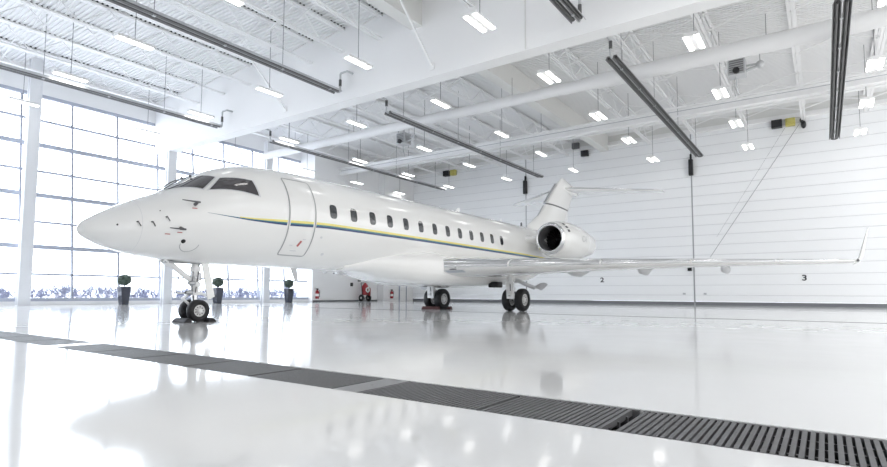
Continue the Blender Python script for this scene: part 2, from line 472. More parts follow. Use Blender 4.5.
# ------------------------------------------------------------------ hanging ceiling lights
US = [-3.43, -2.835, -2.228, -1.62, -1.005, -.388, .213, .82]; VS = [1.012, 1.656, 2.272, 2.935, 3.515, 4.118]
ZL = 10.1
colname = ['nearest the window wall'] + ['%s column from the window wall' % ORD[k] for k in range(1, 8)]
rowname = ['first row, nearest the camera', 'second row, just before the header', 'third row, behind the header', 'fourth row, beyond the duct', 'fifth row, past the flanged beam', 'sixth row, nearest the hangar door']
protos = {}
def make_light(loc, label, grp, hw, strips, sw):
    r = thing('ceiling_light', loc, label, 'ceiling light', grp)
    x, y, z = loc
    hs = MB(); hs.prism([(x - hw, z - .03), (x + hw, z - .03), (x + hw * .88, z + .07), (x + .06, z + .11), (x - .06, z + .11), (x - hw * .88, z + .07)], 'y', y - .68, y + .68)
    hs.build('housing', 'lamp_tray', r)
    for s in strips:
        t = MB(); t.box(x + s - sw, x + s + sw, y - .63, y + .63, z - .06, z - .028); t.build('light_tube', 'lamp', r)
    w = MB(); w.tube([(x, y, z + .11), (x, y, ZD - .03)], .014, 6); w.build('hanging_wire', 'wire', r)
    return r
for j, v in enumerate(VS):
    for i, u in enumerate(US):
        if i == 7 and j < 3: continue
        loc = (u * 9.4, v * 9.4, ZL)
        kind = 'single-strip' if i < 4 else 'twin-strip'
        grp = 'hanging %s ceiling lights' % kind
        lab = 'hanging %s light, %s, %s' % (kind, rowname[j], colname[i])
        if kind not in protos: protos[kind] = make_light(loc, lab, grp, .19, (0,), .11) if i < 4 else make_light(loc, lab, grp, .28, (-.19, .19), .075)
        else: dup(protos[kind], loc, lab, grp)

# ------------------------------------------------------------------ radiant tube heaters
ZH = 9.8
def heater(x, y0, y1, label, riser_end, to_header):
    r = thing('tube_heater', (x, (y0 + y1) / 2, ZH), label, 'heater', 'radiant tube heaters under the roof')
    rf = MB()
    for s in (-.135, .135):
        rf.prism([(x + s - .12, ZH), (x + s - .06, ZH + .13), (x + s + .06, ZH + .13), (x + s + .12, ZH), (x + s + .11, ZH), (x + s + .05, ZH + .12), (x + s - .05, ZH + .12), (x + s - .11, ZH)], 'y', y0, y1, 0)
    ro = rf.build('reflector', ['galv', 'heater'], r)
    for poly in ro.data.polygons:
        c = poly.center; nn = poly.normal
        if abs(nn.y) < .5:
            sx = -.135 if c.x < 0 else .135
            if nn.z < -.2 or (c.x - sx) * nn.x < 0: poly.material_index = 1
    tb = MB()
    for s in (-.135, .135): tb.tube([(x + s, y0 + .1, ZH + .055), (x + s, y1 - .1, ZH + .055)], .045, 10)
    ue = y1 if riser_end == y0 else y0
    pts = [(x - .135 + .27 * k / 8, ue + (.14 if ue == y1 else -.14) * math.sin(PI * k / 8), ZH + .055) for k in range(9)]
    tb.tube(pts, .045, 10); tb.build('burner_tube', 'heater_dark', r, smooth=40)
    cl = MB(); y = y0 + 1.2
    while y < y1 - .3:
        cl.box(x - .05, x + .05, y, y + .1, ZH - .005, ZH + .15); y += 2.6
    cl.build('clamp', 'galv', r)
    y = y0 + 1.25
    while y < y1 - .3:
        hg = MB(); hg.tube([(x, y, ZH + .13), (x, y, ZD - .02)], .012, 6); y += 5.2
        hg.build('hanger_chain', 'wire', r)
    ye = riser_end; s = 1 if ye == y1 else -1
    rp = MB()
    if to_header:
        yy = min(ye + .12, HY0 - .12) if s > 0 else max(ye - .12, HY1 + .12)
        tp = HY0 if s > 0 else HY1
        zz = ZH + .95 if s > 0 else ZH + .75
        rp.tube([(x, ye - s * .05, ZH + .06), (x, yy - s * .06, ZH + .06), (x, yy, ZH + .12), (x, yy, zz - .06), (x + .05, yy, zz), (x + .42, yy, zz), (x + .46, tp, zz)] if s > 0 else
                [(x, ye - s * .05, ZH + .06), (x, yy - s * .06, ZH + .06), (x, yy, ZH + .12), (x, yy, zz - .06), (x, tp - .01, zz)], .05, 10)
    else:
        rp.tube([(x, ye, ZH + .06), (x, ye + s * .1, ZH + .1), (x, ye + s * .1, ZD - .05)], .03, 8)
    rp.build('exhaust_pipe', 'galv', r, smooth=50)
    if to_header:
        ins = MB(); ins.tube([(x, yy, ZH + .35), (x, yy, ZH + .65)], .065, 10); ins.build('pipe_sleeve', 'heater_dark', r, smooth=50)
    return r
hx = [(-.706 * 9.1, 'above the wing'), (.085 * 9.1, 'furthest from the window wall'), (-1.958 * 9.1, 'left of the boxed beam'), (-2.975 * 9.1, 'beside the window wall')]
for x, w in hx:
    heater(x, 20.4, 38.6, 'dark twin-tube radiant heater behind the header, ' + w, 20.4, True)
    heater(x, -3., 16.95, 'dark twin-tube radiant heater in front of the header, ' + w, 16.95, True)
# conduit on the header face
c_ = MB(); c_.tube([(-8.61, 17.375, 9.6), (-8.61, 17.375, 12.9)], .02, 8)
tag(c_.build('conduit', 'drywall_grey'), 'thin vertical conduit on the white header face', 'conduit')

# ------------------------------------------------------------------ circulation fans / unit heaters
def unit_heater(x, y, z, label):
    r = thing('unit_heater', (x, y, z), label, 'unit heater', 'gas unit heaters under the roof')
    b_ = MB(); b_.box(x - .4, x + .3, y - .35, y + .35, z, z + .75); b_.build('cabinet', 'galv', r, bevel=.03)
    b_ = MB()
    for k in range(6): b_.box(x - .33, x + .23, y - .38, y - .34, z + .1 + k * .1, z + .15 + k * .1)
    b_.build('louver', 'heater', r)
    b_ = MB(); b_.lathe((x - .05, y - .36, z + .15), (0, -1, 0), [(0, .14), (.12, .14), (.14, .1), (.14, .001)], 16); b_.build('blower', 'black', r, smooth=40)
    b_ = MB(); b_.tube([(x + .3, y, z + .2), (x + .75, y, z + .3)], .07, 10); b_.tube([(x + .3, y, z + .42), (x + .75, y, z + .42)], .05, 10); b_.build('flue_arm', 'galv', r, smooth=40)
    b_ = MB(); b_.ball((x + .85, y, z + .36), .18); b_.build('flue_cap', 'galv', r, smooth=60)
    for dx, dy in ((-.3, -.25), (.2, -.25), (-.3, .25), (.2, .25), (.85, 0)):
        b_ = MB(); b_.tube([(x + dx, y + dy, z + .5), (x + dx, y + dy, ZJ + .05)], .015, 6); b_.build('hanger_rod', 'wire', r)
    b_ = MB(); b_.tube([(x - .1, y, z), (x - .1, y + .05, z - .4), (x - .02, y + .1, z - .75)], .03, 8); b_.build('drain_pipe', 'galv', r)
unit_heater(-2.85, 27.3, 10.6, 'grey gas unit heater with flue arm hanging right of the tail')
unit_heater(-22.4, 27.3, 10.5, 'grey gas unit heater with flue arm hanging over the cabin')

# ------------------------------------------------------------------ door head equipment
def operator(x, label, lab2):
    b_ = MB(); b_.box(x - .3, x + .3, YB - .42, YB - .03, 11.65, 12.15); b_.box(x - .2, x + .2, YB - .44, YB - .42, 11.75, 12.0)
    tag(b_.build('loudspeaker', 'black', bevel=.02), label, 'speaker')
    r = thing('door_operator', (x + .75, YB - .2, 11.65), lab2, 'door operator')
    b_ = MB(); b_.box(x + .48, x + 1.02, YB - .4, YB - .03, 11.65, 12.15); b_.build('gearbox', 'olive', r, bevel=.04)
    b_ = MB(); b_.lathe((x + .75, YB - .4, 11.92), (0, -1, 0), [(0, .17), (.1, .17), (.12, .12), (.12, .001)], 16); b_.build('drum', 'olive', r, smooth=40)
operator(-2.19, 'black square loudspeaker on the hangar door head above number 3', 'yellow door hoist motor next to the right black loudspeaker')
operator(-28.55, 'black square loudspeaker on the door head above the cabin roof', 'yellow door hoist motor on the door head above the cabin roof')
def motor(x, z, label):
    b_ = MB(); b_.tube([(x, YB - .05, z + .35), (x, YB - .25, z + .3), (x + .1, YB - .3, z)], .1, 8); b_.ball((x + .12, YB - .3, z - .05), (.15, .15, .26))
    tag(b_.build('floodlight', 'black', smooth=50), label, 'floodlight')
motor(-.85, 11.65, 'black pivoting floodlight at the door head right of the yellow hoist motor')
def gbox(x, z, y, label, m='grey_box'):
    b_ = MB(); b_.box(x - .28, x + .28, y, y + .3, z, z + .45); b_.box(x - .2, x + .2, y - .03, y, z + .08, z + .36)
    tag(b_.build('junction_box', m, bevel=.015), label, 'junction box')
gbox(-15.2, 11.62, YB - .4, 'black box on the hangar door head above the tail fin', 'black')
gbox(-15.9, 12.32, YB - .5, 'dark grey box above the door rail behind the tail fin')
for x, w in ((-7.48, 'below the right heater end'), (-20.49, 'left of the tail fin')):
    b_ = MB(); b_.box(x - .13, x + .15, YB - .32, YB - .02, 9.15, 10.3); b_.box(x - .05, x + .07, YB - .2, YB - .02, 10.3, 10.7)
    tag(b_.build('seam_motor', 'black', bevel=.03), 'black upright lock motor on the door seam ' + w, 'motor')
# cables across the door
for (xa, za), (xb, zb), w, r in (((-.98, 11.69), (-6.4, 3.3), 'dark slanting hoist cable in front of hangar door leaf 3', .016), ((-1.75, 11.6), (-5.95, 4.7), 'faint thinner slanting cable left of the dark hoist cable', .007)):
    b_ = MB(); b_.tube([(xa, YB - .12, za), (xb, YB - .12, zb)], r, 6)
    tag(b_.build('hoist_cable', 'wire'), w, 'cable')
b_ = MB(); b_.box(-7.85, -7.6, YB - .25, YB - .02, 2.38, 2.62); b_.tube([(-7.75, YB - .3, 2.45), (-7.7, YB - .05, 2.5)], .09, 10)
tag(b_.build('security_camera', 'black'), 'small black camera on the door seam below the wing', 'camera')
for x in (-8.15, -6.8):
    b_ = MB(); b_.box(x - .09, x + .09, YB - .08, YB - .005, .72, .84)
    b_.build('door_handle', 'steel', DOORS[1 if x < -7.48 else 2], bevel=.01)

# ------------------------------------------------------------------ things along the left wall
def extinguisher(y, label, xw=XW):
    x = xw + .14; r = thing('fire_extinguisher', (x, y, .25), label, 'fire extinguisher', 'red wall extinguishers')
    b_ = MB(); b_.lathe((x, y, .25), (0, 0, 1), [(0, .02), (0, .13), (.03, .15), (.5, .15), (.6, .12), (.66, .05), (.7, .05)], 20, cap=True); b_.build('cylinder', 'red', r, smooth=40)
    b_ = MB(); b_.box(x - .05, x + .05, y - .05, y + .05, .95, 1.03); b_.box(x - .02, x + .02, y - .14, y + .1, 1.03, 1.07); b_.build('valve', 'black', r)
    b_ = MB(); b_.tube([(x, y + .05, .98), (x + .05, y + .2, .9), (x + .04, y + .2, .5), (x + .04, y + .19, .4)], .022, 8); b_.build('hose', 'black', r, smooth=50)
    b_ = MB(); b_.box(xw, x, y - .04, y + .04, .55, .8); b_.build('wall_bracket', 'steel', r)
    b_ = MB(); b_.lathe((x, y, .45), (0, 0, 1), [(0, .152), (.2, .152)], 20); b_.build('paper_label', 'cream_sign', r, smooth=40)
extinguisher(29.75, 'red fire extinguisher on the wall right beside the window glass')
extinguisher(38.0, 'red fire extinguisher on the wall pier next to the hangar door', XW + .75)
# wheeled extinguisher cart
cy, cx = 34.6, XW + .75
r = thing('extinguisher_cart', (cx, cy, 0), 'red wheeled fire extinguisher cart against the side wall', 'fire cart')
b_ = MB(); b_.lathe((cx, cy, .55), (0, 0, 1), [(0, .02), (0, .22), (.05, .28), (.75, .28), (.9, .2), (1., .07), (1.05, .07)], 20, cap=True); b_.build('tank', 'red', r, smooth=40)
b_ = MB(); b_.lathe((cx + .05, cy + .48, .5), (0, 0, 1), [(0, .1), (.03, .13), (.6, .13), (.7, .04)], 16, cap=True); b_.build('gas_bottle', 'red', r, smooth=40)
for s in (-.38, .5):
    b_ = MB(); b_.lathe((cx - .05, cy + s, .3), (0, 1, 0), [(-.05, .1), (-.06, .2), (-.05, .29), (0, .3), (.05, .29), (.06, .2), (.05, .1), (-.05, .1)], 20); b_.lathe((cx - .05, cy + s, .3), (0, 1, 0), [(-.045, .001), (-.045, .19), (.045, .19), (.045, .001)], 20, mi=1)
    b_.build('wheel', ['rubber', 'hub'], r, smooth=40)
b_ = MB()
for s in (-.3, .32): b_.tube([(cx + .3, cy + s, .15), (cx, cy + s, .5), (cx - .2, cy + s, 1.6)], .03, 8)
b_.tube([(cx - .2, cy - .3, 1.6), (cx - .2, cy + .32, 1.6)], .03, 8); b_.tube([(cx - .05, cy - .4, .3), (cx - .05, cy + .52, .3)], .03, 8); b_.build('frame', 'black', r, smooth=40)
b_ = MB(); b_.lathe((cx + .32, cy, 1.), (1, 0, 0), [(-.05, .13), (-.07, .2), (0, .24), (.07, .2), (.05, .13), (-.05, .13)], 20); b_.build('hose_reel', 'cream_sign', r, smooth=40)
b_ = MB(); b_.box(XW, XW + .12, 34.45, 34.75, 1.72, 2.15); b_.box(XW + .12, XW + .14, 34.5, 34.7, 1.85, 2.0)
tag(b_.build('alarm_box', 'grey_box', bevel=.01), 'dark alarm box on the side wall above the red cart', 'alarm')
b_ = MB(); b_.box(XW, XW + .1, 33.55, 33.8, 1.3, 1.6); b_.lathe((XW + .1, 33.67, 1.45), (1, 0, 0), [(0, .07), (.05, .06), (.05, .001)], 12)
tag(b_.build('call_point', 'black', bevel=.01), 'small black call point on the side wall left of the red cart', 'call point')
d = thing('door_5', (XW + .75, 39.7, 0), 'grey framed personnel door in the corner pier', 'door', kind='structure')
b_ = MB(); b_.box(XW + .75, XW + .8, 39.25, 40.15, .01, 2.05); b_.build('door_leaf', 'drywall', d)
b_ = MB(); b_.box(XW + .75, XW + .83, 39.15, 39.25, 0, 2.15); b_.box(XW + .75, XW + .83, 40.15, 40.25, 0, 2.15); b_.box(XW + .75, XW + .83, 39.15, 40.25, 2.05, 2.15); b_.build('door_frame', 'mullion', d)
b_ = MB(); b_.tube([(XW + .8, 39.4, 1.), (XW + .86, 39.4, 1.), (XW + .86, 39.52, 1.)], .012, 8); b_.build('door_handle', 'steel', d)
b_ = MB(); b_.box(XW, XW + .03, 29.4, 37., 0, .12)
struct(b_, 'baseboard_left', 'seal', 'grey rubber baseboard along the side wall', 'baseboard')

# ------------------------------------------------------------------ planters
def planter(y, label, seed):
    rr = random.Random(seed); x = -32.0
    r = thing('topiary_planter', (x, y, 0), label, 'planter', 'topiary planters along the window wall')
    p = MB(); rings = []
    for z, w in ((0, .18), (.02, .185), (.98, .26), (1.02, .26), (1.02, .23), (.93, .225)): rings.append([(x + a * w, y + b * w, z) for a, b in ((-1, -1), (1, -1), (1, 1), (-1, 1))])
    p.loft(rings, True, True); p.build('pot', 'planter', r, bevel=.012)
    p = MB(); p.box(x - .225, x + .225, y - .225, y + .225, .91, .94); p.build('soil', 'soil', r)
    p = MB(); p.tube([(x, y, .95), (x + .01, y, 1.15), (x, y, 1.4)], [.03, .025, .02], 8); p.build('stem', 'bark', r)
    p = MB(); c = Vector((x, y, 1.37))
    p.ball(c, (.27, .27, .24), 14, 10)
    for k in range(950):
        a = rr.uniform(0, 2 * PI); t = math.asin(rr.uniform(-1, 1)); q = rr.uniform(.86, 1.08)
        nrm = Vector((math.cos(a) * math.cos(t), math.sin(a) * math.cos(t), math.sin(t)))
        pt = c + Vector((nrm.x * .33, nrm.y * .33, nrm.z * .30)) * q
        d1 = (nrm.orthogonal() + Vector((rr.uniform(-1, 1), rr.uniform(-1, 1), rr.uniform(-1, 1)))).normalized() * .045
        d2 = (nrm.cross(d1).normalized() + nrm * rr.uniform(-.8, .8)).normalized() * .028
        p.add([pt - d1, pt - d2, pt + d1, pt + d2], [(0, 1, 2, 3)])
    p.build('clipped_foliage', 'leaf', r, fixn=False)
planter(14.56, 'dark square planter with clipped bush, leftmost, beneath the aircraft nose', 1)
planter(20.27, 'dark square planter with clipped bush just behind the nose wheel strut', 2)
planter(25.95, 'dark square planter with clipped bush nearest the grey side wall', 3)

# ------------------------------------------------------------------ bare shrubs outside
def shrub(x, y, h, seed, label):
    rr = random.Random(seed); p = MB()
    def branch(b, d, l, r, n):
        e = b + d * l
        p.tube([b, b + d * l * .5 + Vector((rr.uniform(-1, 1), rr.uniform(-1, 1), 0)) * l * .06, e], [r, r * .8, r * .55], 4, cap=False)
        if n > 0:
            for _ in range(3):
                dd = (d + Vector((rr.uniform(-1, 1), rr.uniform(-1, 1), rr.uniform(-.2, .7))) * .75).normalized()
                branch(b + d * l * rr.uniform(.4, 1.), dd, l * rr.uniform(.55, .8), r * .6, n - 1)
    for k in range(17):
        a = rr.uniform(0, 2 * PI); dd = Vector((math.cos(a) * .5, math.sin(a) * .8, 1)).normalized()
        branch(Vector((x + rr.uniform(-.2, .2), y + rr.uniform(-.95, .95), -.1)), dd, h * rr.uniform(.4, .6), .03, 3)
    tag(p.build('bare_shrub', 'twig', loc=(x, y, -.1), fixn=False), label, 'shrub', 'bare shrubs outside the window wall')
yy = 6.; k = 0
while yy < 40:
    shrub(-39. - (k % 4) * 2.3, yy * (39. + (k % 4) * 2.3) / 39., 1.15 + .3 * random.random(), 50 + k, 'bare twiggy shrub outside the glass, %s of the row from the left' % ('number ' + str(k + 1) if k > 12 else ORD[k]))
    yy += random.uniform(.95, 1.1); k += 1

# ------------------------------------------------------------------ floor grates
GP = .036
def grate(x0, x1, label):
    p = MB(); x = x0 + .012
    p.box(x0, x1, TY0 + .004, TY0 + .03, -.12, -.004); p.box(x0, x1, TY1 - .03, TY1 - .004, -.12, -.004)
    while x < x1 - .03:
        p.box(x, x + .022, TY0 + .03, TY1 - .03, -.04, -.003); x += GP
    for k in range(1, 4):
        y = TY0 + (TY1 - TY0) * k / 4; p.box(x0 + .03, x1 - .03, y - .01, y + .01, -.055, -.022)
    tag(p.build('floor_grate', 'grate'), label, 'floor grate', 'trench floor grates')
segs = [(3.2, 4.2), (2.2, 3.2), (1.2, 2.2), (.46, 1.2), (-.925, .45), (-1.745, -.95), (-2.74, -1.755)]
segs += [(-4.0 - 1.02 * k, -3.0 - 1.02 * k) for k in range(5)]
segs += [(-9.34 - 1.02 * k, -8.34 - 1.02 * k) for k in range(24)]
order = sorted(segs, key=lambda q: -q[0])
nm = 0
for a, b in order:
    if a > -2.8:
        i = [q for q in order if q[0] > -2.8].index((a, b))
        lab = 'dark slotted trench grate, %s to the right of the plain cover plate' % ORD[[q for q in order if q[0] > -2.8][::-1].index((a, b))]
    elif a > -8.2:
        lab = 'dark slotted trench grate, %s to the left of the plain cover plate' % ORD[[q for q in order if -8.2 < q[0] < -2.8].index((a, b))]
    else:
        i = [q for q in order if q[0] < -8.2].index((a, b))
        lab = 'dark slotted trench grate beyond the white filler strip, %s from it' % (ORD[i] if i < 13 else 'number ' + str(i + 1))
    grate(a, b, lab)
p = MB(); p.box(-2.99, -2.75, TY0 + .004, TY1 - .004, -.12, -.001); p.lathe((-2.87, 3.14, 0), (0, 0, 1), [(-.002, .012), (.002, .012), (.002, .001)], 10)
tag(p.build('cover_plate', 'plate'), 'plain grey metal plate covering the trench between two grates', 'cover plate')
p = MB(); p.box(-8.33, -8.1, TY0 + .002, TY1 - .002, -.13, -.0005)
tag(p.build('trench_filler', 'floor'), 'white filler strip bridging the trench far left', 'filler strip')

# ================================================================== AIRCRAFT
XA, Y0 = -12.4, 4.67
FT = [(0,2.0,1.985,.005,1.992),(.03,2.075,1.905,.085,1.985),(.1,2.16,1.84,.19,1.985),(.25,2.27,1.76,.32,1.99),(.5,2.43,1.66,.49,2.02),(.75,2.58,1.59,.63,2.07),
(1.1,2.76,1.52,.78,2.15),(1.6,2.99,1.455,.94,2.27),(2.0,3.24,1.42,1.045,2.38),(2.4,3.50,1.40,1.13,2.48),(2.8,3.72,1.39,1.2,2.56),(3.2,3.87,1.386,1.25,2.63),(3.7,3.98,1.385,1.295,2.69),
(4.4,4.05,1.385,1.33,2.72),(5.4,4.075,1.385,1.345,2.73),(8,4.075,1.385,1.345,2.73),(13,4.075,1.385,1.345,2.73),(17.5,4.075,1.39,1.345,2.73),(18.8,4.075,1.45,1.335,2.76),
(20.5,4.07,1.66,1.24,2.88),(22.5,4.04,2.05,1.0,3.05),(24.5,3.98,2.5,.7,3.25),(26.0,3.9,2.85,.42,3.38),(27.0,3.75,3.1,.2,3.42)]
_S = [r[0] for r in FT]; _C = [[r[k] for r in FT] for k in range(1, 5)]
def herm(xs, ys, x):
    n = len(xs)
    if x <= xs[0]: return ys[0]
    if x >= xs[-1]: return ys[-1]
    i = 0
    while x > xs[i + 1]: i += 1
    d = [(ys[k + 1] - ys[k]) / (xs[k + 1] - xs[k]) for k in range(n - 1)]
    def m(k):
        if k == 0: return d[0]
        if k == n - 1: return d[-1]
        a, b = d[k - 1], d[k]
        return 0 if a * b <= 0 else 2 * a * b / (a + b)
    h = xs[i + 1] - xs[i]; t = (x - xs[i]) / h
    return ys[i] * (2 * t**3 - 3 * t * t + 1) + h * m(i) * (t**3 - 2 * t * t + t) + ys[i + 1] * (-2 * t**3 + 3 * t * t) + h * m(i + 1) * (t**3 - t * t)
def sec(Y): return [herm(_S, c, Y - Y0) for c in _C]
def fpt(Y, th, off=0.):                      # fuselage point, th = 0 port, 90 top, 180 starboard
    zt, zb, w, zm = sec(Y); s = math.sin(th)
    return Vector((XA + (w + off) * math.cos(th), Y, zm + ((zt - zm if s > 0 else zm - zb) + off) * s))
def fth(Y, z):
    zt, zb, w, zm = sec(Y); q = (z - zm) / (zt - zm) if z > zm else (z - zm) / (zm - zb)
    return math.asin(max(-1, min(1, q)))
def side(Y, z, off=0., port=1):
    p = fpt(Y, fth(Y, z), off)
    if port < 0: p.x = 2 * XA - p.x
    return p
JO = Vector((XA, 17., 0))
jet = thing('business_jet', JO, 'white twin-engine business jet with a yellow and blue side stripe parked inside', 'aircraft')

ys = []
s = 0.
for a, b, nn in ((0, .1, 5), (.1, 1., 10), (1., 5.4, 26), (5.4, 17.5, 24), (17.5, 27., 22)):
    ys += [a + (b - a) * k / nn for k in range(nn)]
ys.append(27.)
fu = MB(); NT = 72
fu.loft([[fpt(Y0 + s, 2 * PI * k / NT) for k in range(NT)] for s in ys], True, True)
fus = fu.build('fuselage', 'paint', jet, smooth=60)

# belly and wing-root fairing
BF = [(11.6, .6, 1.385, .12), (12.4, .9, 1.33, .3), (13.3, 1.2, 1.18, .46), (14.2, 1.42, 1.05, .56), (15.0, 1.55, .99, .62), (15.40, 1.60, .975, .63), (15.46, 1.42, .97, .62), (16.5, 1.42, .95, .62), (18.5, 1.44, .95, .62), (20.5, 1.44, 1.0, .6), (22.5, 1.4, 1.15, .6), (24.5, 1.05, 1.5, .5), (26.0, .6, 1.95, .3)]
bf = MB(); rings = []
yq = sorted([11.6 + 14.4 * k / 40 for k in range(41)] + [15.38, 15.40, 15.43, 15.46, 15.48])
for y in yq:
    w = herm([q[0] for q in BF], [q[1] for q in BF], y); zb = herm([q[0] for q in BF], [q[2] for q in BF], y); hh = herm([q[0] for q in BF], [q[3] for q in BF], y)
    zc = zb + hh; ring = []
    for k in range(40):
        t = 2 * PI * k / 40; c, sn = math.cos(t), math.sin(t); e = 2 / (2.7 + .9 * max(0, 1 - abs(y - 15.6) / 2.5))
        ring.append((XA + w * math.copysign(abs(c)**e, c), y, zc + hh * math.copysign(abs(sn)**e, sn)))
    rings.append(ring)
bf.loft(rings, True, True); bf.build('belly_fairing', 'paint', jet, smooth=60)

# surface strips -------------------------------------------------------------
def strip(mb, pts, off=.004, mi=0, port=1):       # pts: list of ((Y,z),(Y,z)) edge pairs, gives a thin raised strip
    rings = []
    for (ya, za), (yb, zb) in pts:
        rings.append([side(ya, za, -.006, port), side(ya, za, off, port), side(yb, zb, off, port), side(yb, zb, -.006, port)])
    mb.loft(rings, True, True, mi)
zc_y = [6.86, 7.36, 7.85, 8.83, 10.47, 13.08, 17.53, 21.7, 23.5, 25.0, 26.1]
zc_z = [2.50, 2.475, 2.462, 2.485, 2.545, 2.54, 2.508, 2.47, 2.44, 2.42, 2.415]
def zst(y): return herm(zc_y, zc_z, y)
def ramp(y): return min(1, max(.04, (y - 6.86) / 2.1)) * min(1, max(.1, (26.1 - y) / 2.0))
for port in (1, -1):
    for nm, m, a, b in (('yellow_stripe', 'yellow', .001, .062), ('teal_stripe', 'teal', -.034, .001), ('navy_stripe', 'navy', -.082, -.034)):
        st = MB()
        runs = [(6.86, 8.9), (9.0, 9.74), (9.84, 26.1)]
        if nm == 'yellow_stripe': runs[0] = (7.6, 8.9)
        if port < 0: runs = [(runs[0][0], 26.1)]
        for ra, rb in runs:
            n_ = max(8, int((rb - ra) * 5))
            strip(st, [((y, zst(y) + a * ramp(y)), (y, zst(y) + b * ramp(y))) for y in [ra + (rb - ra) * k / n_ for k in range(n_ + 1)]], .005, 0, port)
        st.build(nm, m, fus, smooth=50)

def path_ribbon(mb, pts, w, off=.004, port=1, closed=True):   # grey line following a path on the skin
    n_ = len(pts); L, R = [], []
    for i, (y, z) in enumerate(pts):
        a = pts[(i - 1) % n_] if closed or i else pts[0]; b = pts[(i + 1) % n_] if closed or i < n_ - 1 else pts[-1]
        P = side(y, z, 0, port); A = side(*a, 0, port); B = side(*b, 0, port)
        d = (B - A).normalized(); zt, zb, ww, zm = sec(y)
        nrm = Vector((math.cos(fth(y, z)) * port, 0, math.sin(fth(y, z)))); sd = d.cross(nrm).normalized()
        L.append(P + sd * w / 2 + nrm * off); R.append(P - sd * w / 2 + nrm * off)
    low = [[q for q in (l - (l - r) * 0, r)] for l, r in zip(L, R)]
    vs = L + R; fs = []
    for i in range(n_ if closed else n_ - 1):
        j = (i + 1) % n_; fs.append((i, j, n_ + j, n_ + i))
    mb.add(vs, fs)
def rrect(y0, y1, z0, z1, r, n=6, m=10):
    P = []
    for cy_, cz_, a0 in ((y1 - r, z1 - r, 0), (y0 + r, z1 - r, 90), (y0 + r, z0 + r, 180), (y1 - r, z0 + r, 270)):
        for k in range(n + 1):
            a = math.radians(a0 + 90 * k / n); P.append((cy_ + r * math.cos(a), cz_ + r * math.sin(a)))
    out = []
    for i in range(len(P)):
        a, b = P[i], P[(i + 1) % len(P)]; dd = math.hypot(b[0] - a[0], b[1] - a[1]); kk = max(1, int(dd / .06))
        for k in range(kk): out.append((a[0] + (b[0] - a[0]) * k / kk, a[1] + (b[1] - a[1]) * k / kk))
    return out
# cabin door: raised skin panel, grey outline, handle
dr = MB(); gridp = []
for i in range(9):
    y = 8.98 + .79 * i / 8
    gridp.append([side(y, 1.71 + (3.67 - 1.71) * k / 24, .003) for k in range(25)])
dr.loft(gridp, False)
door = dr.build('cabin_door', 'paint', fus, smooth=60)
ol = MB(); path_ribbon(ol, rrect(8.95, 9.80, 1.69, 3.685, .06), .036, .0055); ol.build('door_outline', 'seam', fus)
hd_ = MB(); hd_.obox(side(9.40, 1.93, .01), side(9.47, 2.07, .01), .05, .02, up=(1, 0, 0)); hd_.build('door_latch', 'redmark', fus)
mk = MB()
for y, z in ((9.55, 2.10), (9.2, 1.93), (9.3, 1.80), (9.4, 1.80)):
    strip(mk, [((y - .05, z), (y - .05, z + .02)), ((y + .05, z), (y + .05, z + .02))], .006)
mk.build('placard', 'paint_grey', fus)

# cabin windows
wy = [10.44 + .7975 * k for k in range(13)]
for port in (1, -1):
    for y in wy:
        w_ = MB(); c0 = side(y, 2.95, .004, port)
        def ring(a, b, off):
            out = []
            for k in range(28):
                t = 2 * PI * k / 28; c, sn = math.cos(t), math.sin(t)
                out.append(side(y + a * math.copysign(abs(c)**.55, c), 2.95 + b * math.copysign(abs(sn)**.55, sn), off, port))
            return out
        w_.loft([ring(.165, .225, -.004), ring(.16, .22, .006), ring(.135, .195, .006)], True, False, 1)
        w_.loft([ring(.135, .195, .005), ring(.09, .13, .0045), ring(.03, .05, .0045)], True, False, 0)
        rr = ring(.03, .05, .0045); w_.add(rr, [tuple(range(28))], 0)
        w_.build('cabin_window', ['cabin_glass', 'paint'], fus, smooth=30)

# cockpit windows: patches on the skin between (Y, th) corners
def patch(mb, corners, off, mi=0, port=1, n=14):
    (ya, ta), (yb, tb), (yc, tcx), (yd, td) = corners          # bl, br, tr, tl
    rows_ = []
    for j in range(n + 1):
        v = j / n; row = []
        for i in range(n + 1):
            u = i / n
            y = (1 - v) * ((1 - u) * ya + u * yb) + v * ((1 - u) * yd + u * yc)
            t = (1 - v) * ((1 - u) * ta + u * tb) + v * ((1 - u) * td + u * tcx)
            p = fpt(y, t, off)
            if port < 0: p.x = 2 * XA - p.x
            row.append(p)
        rows_.append(row)
    mb.loft(rows_, False, False, mi)
def T(Y, z): return fth(Y, z)
def shrink(c, f):
    cy_ = sum(q[0] for q in c) / 4; ct = sum(q[1] for q in c) / 4
    return [(cy_ + (q[0] - cy_) * f, ct + (q[1] - ct) * f) for q in c]
sidew = [(6.99, T(6.99, 3.06)), (8.10, T(8.10, 3.05)), (8.04, T(8.04, 3.44)), (7.34, T(7.34, 3.41))]
frontw = [(6.28, 1.50), (6.88, T(6.88, 3.07)), (7.27, T(7.27, 3.43)), (6.98, 1.46)]
for port in (1, -1):
    for nm, c in (('cockpit_window', sidew), ('windshield', frontw)):
        p = MB(); patch(p, shrink(c, 1.1), .004, 1, port); patch(p, c, .009, 0, port)
        p.build(nm, ['cockpit_glass', 'paint_grey'], fus, smooth=60)
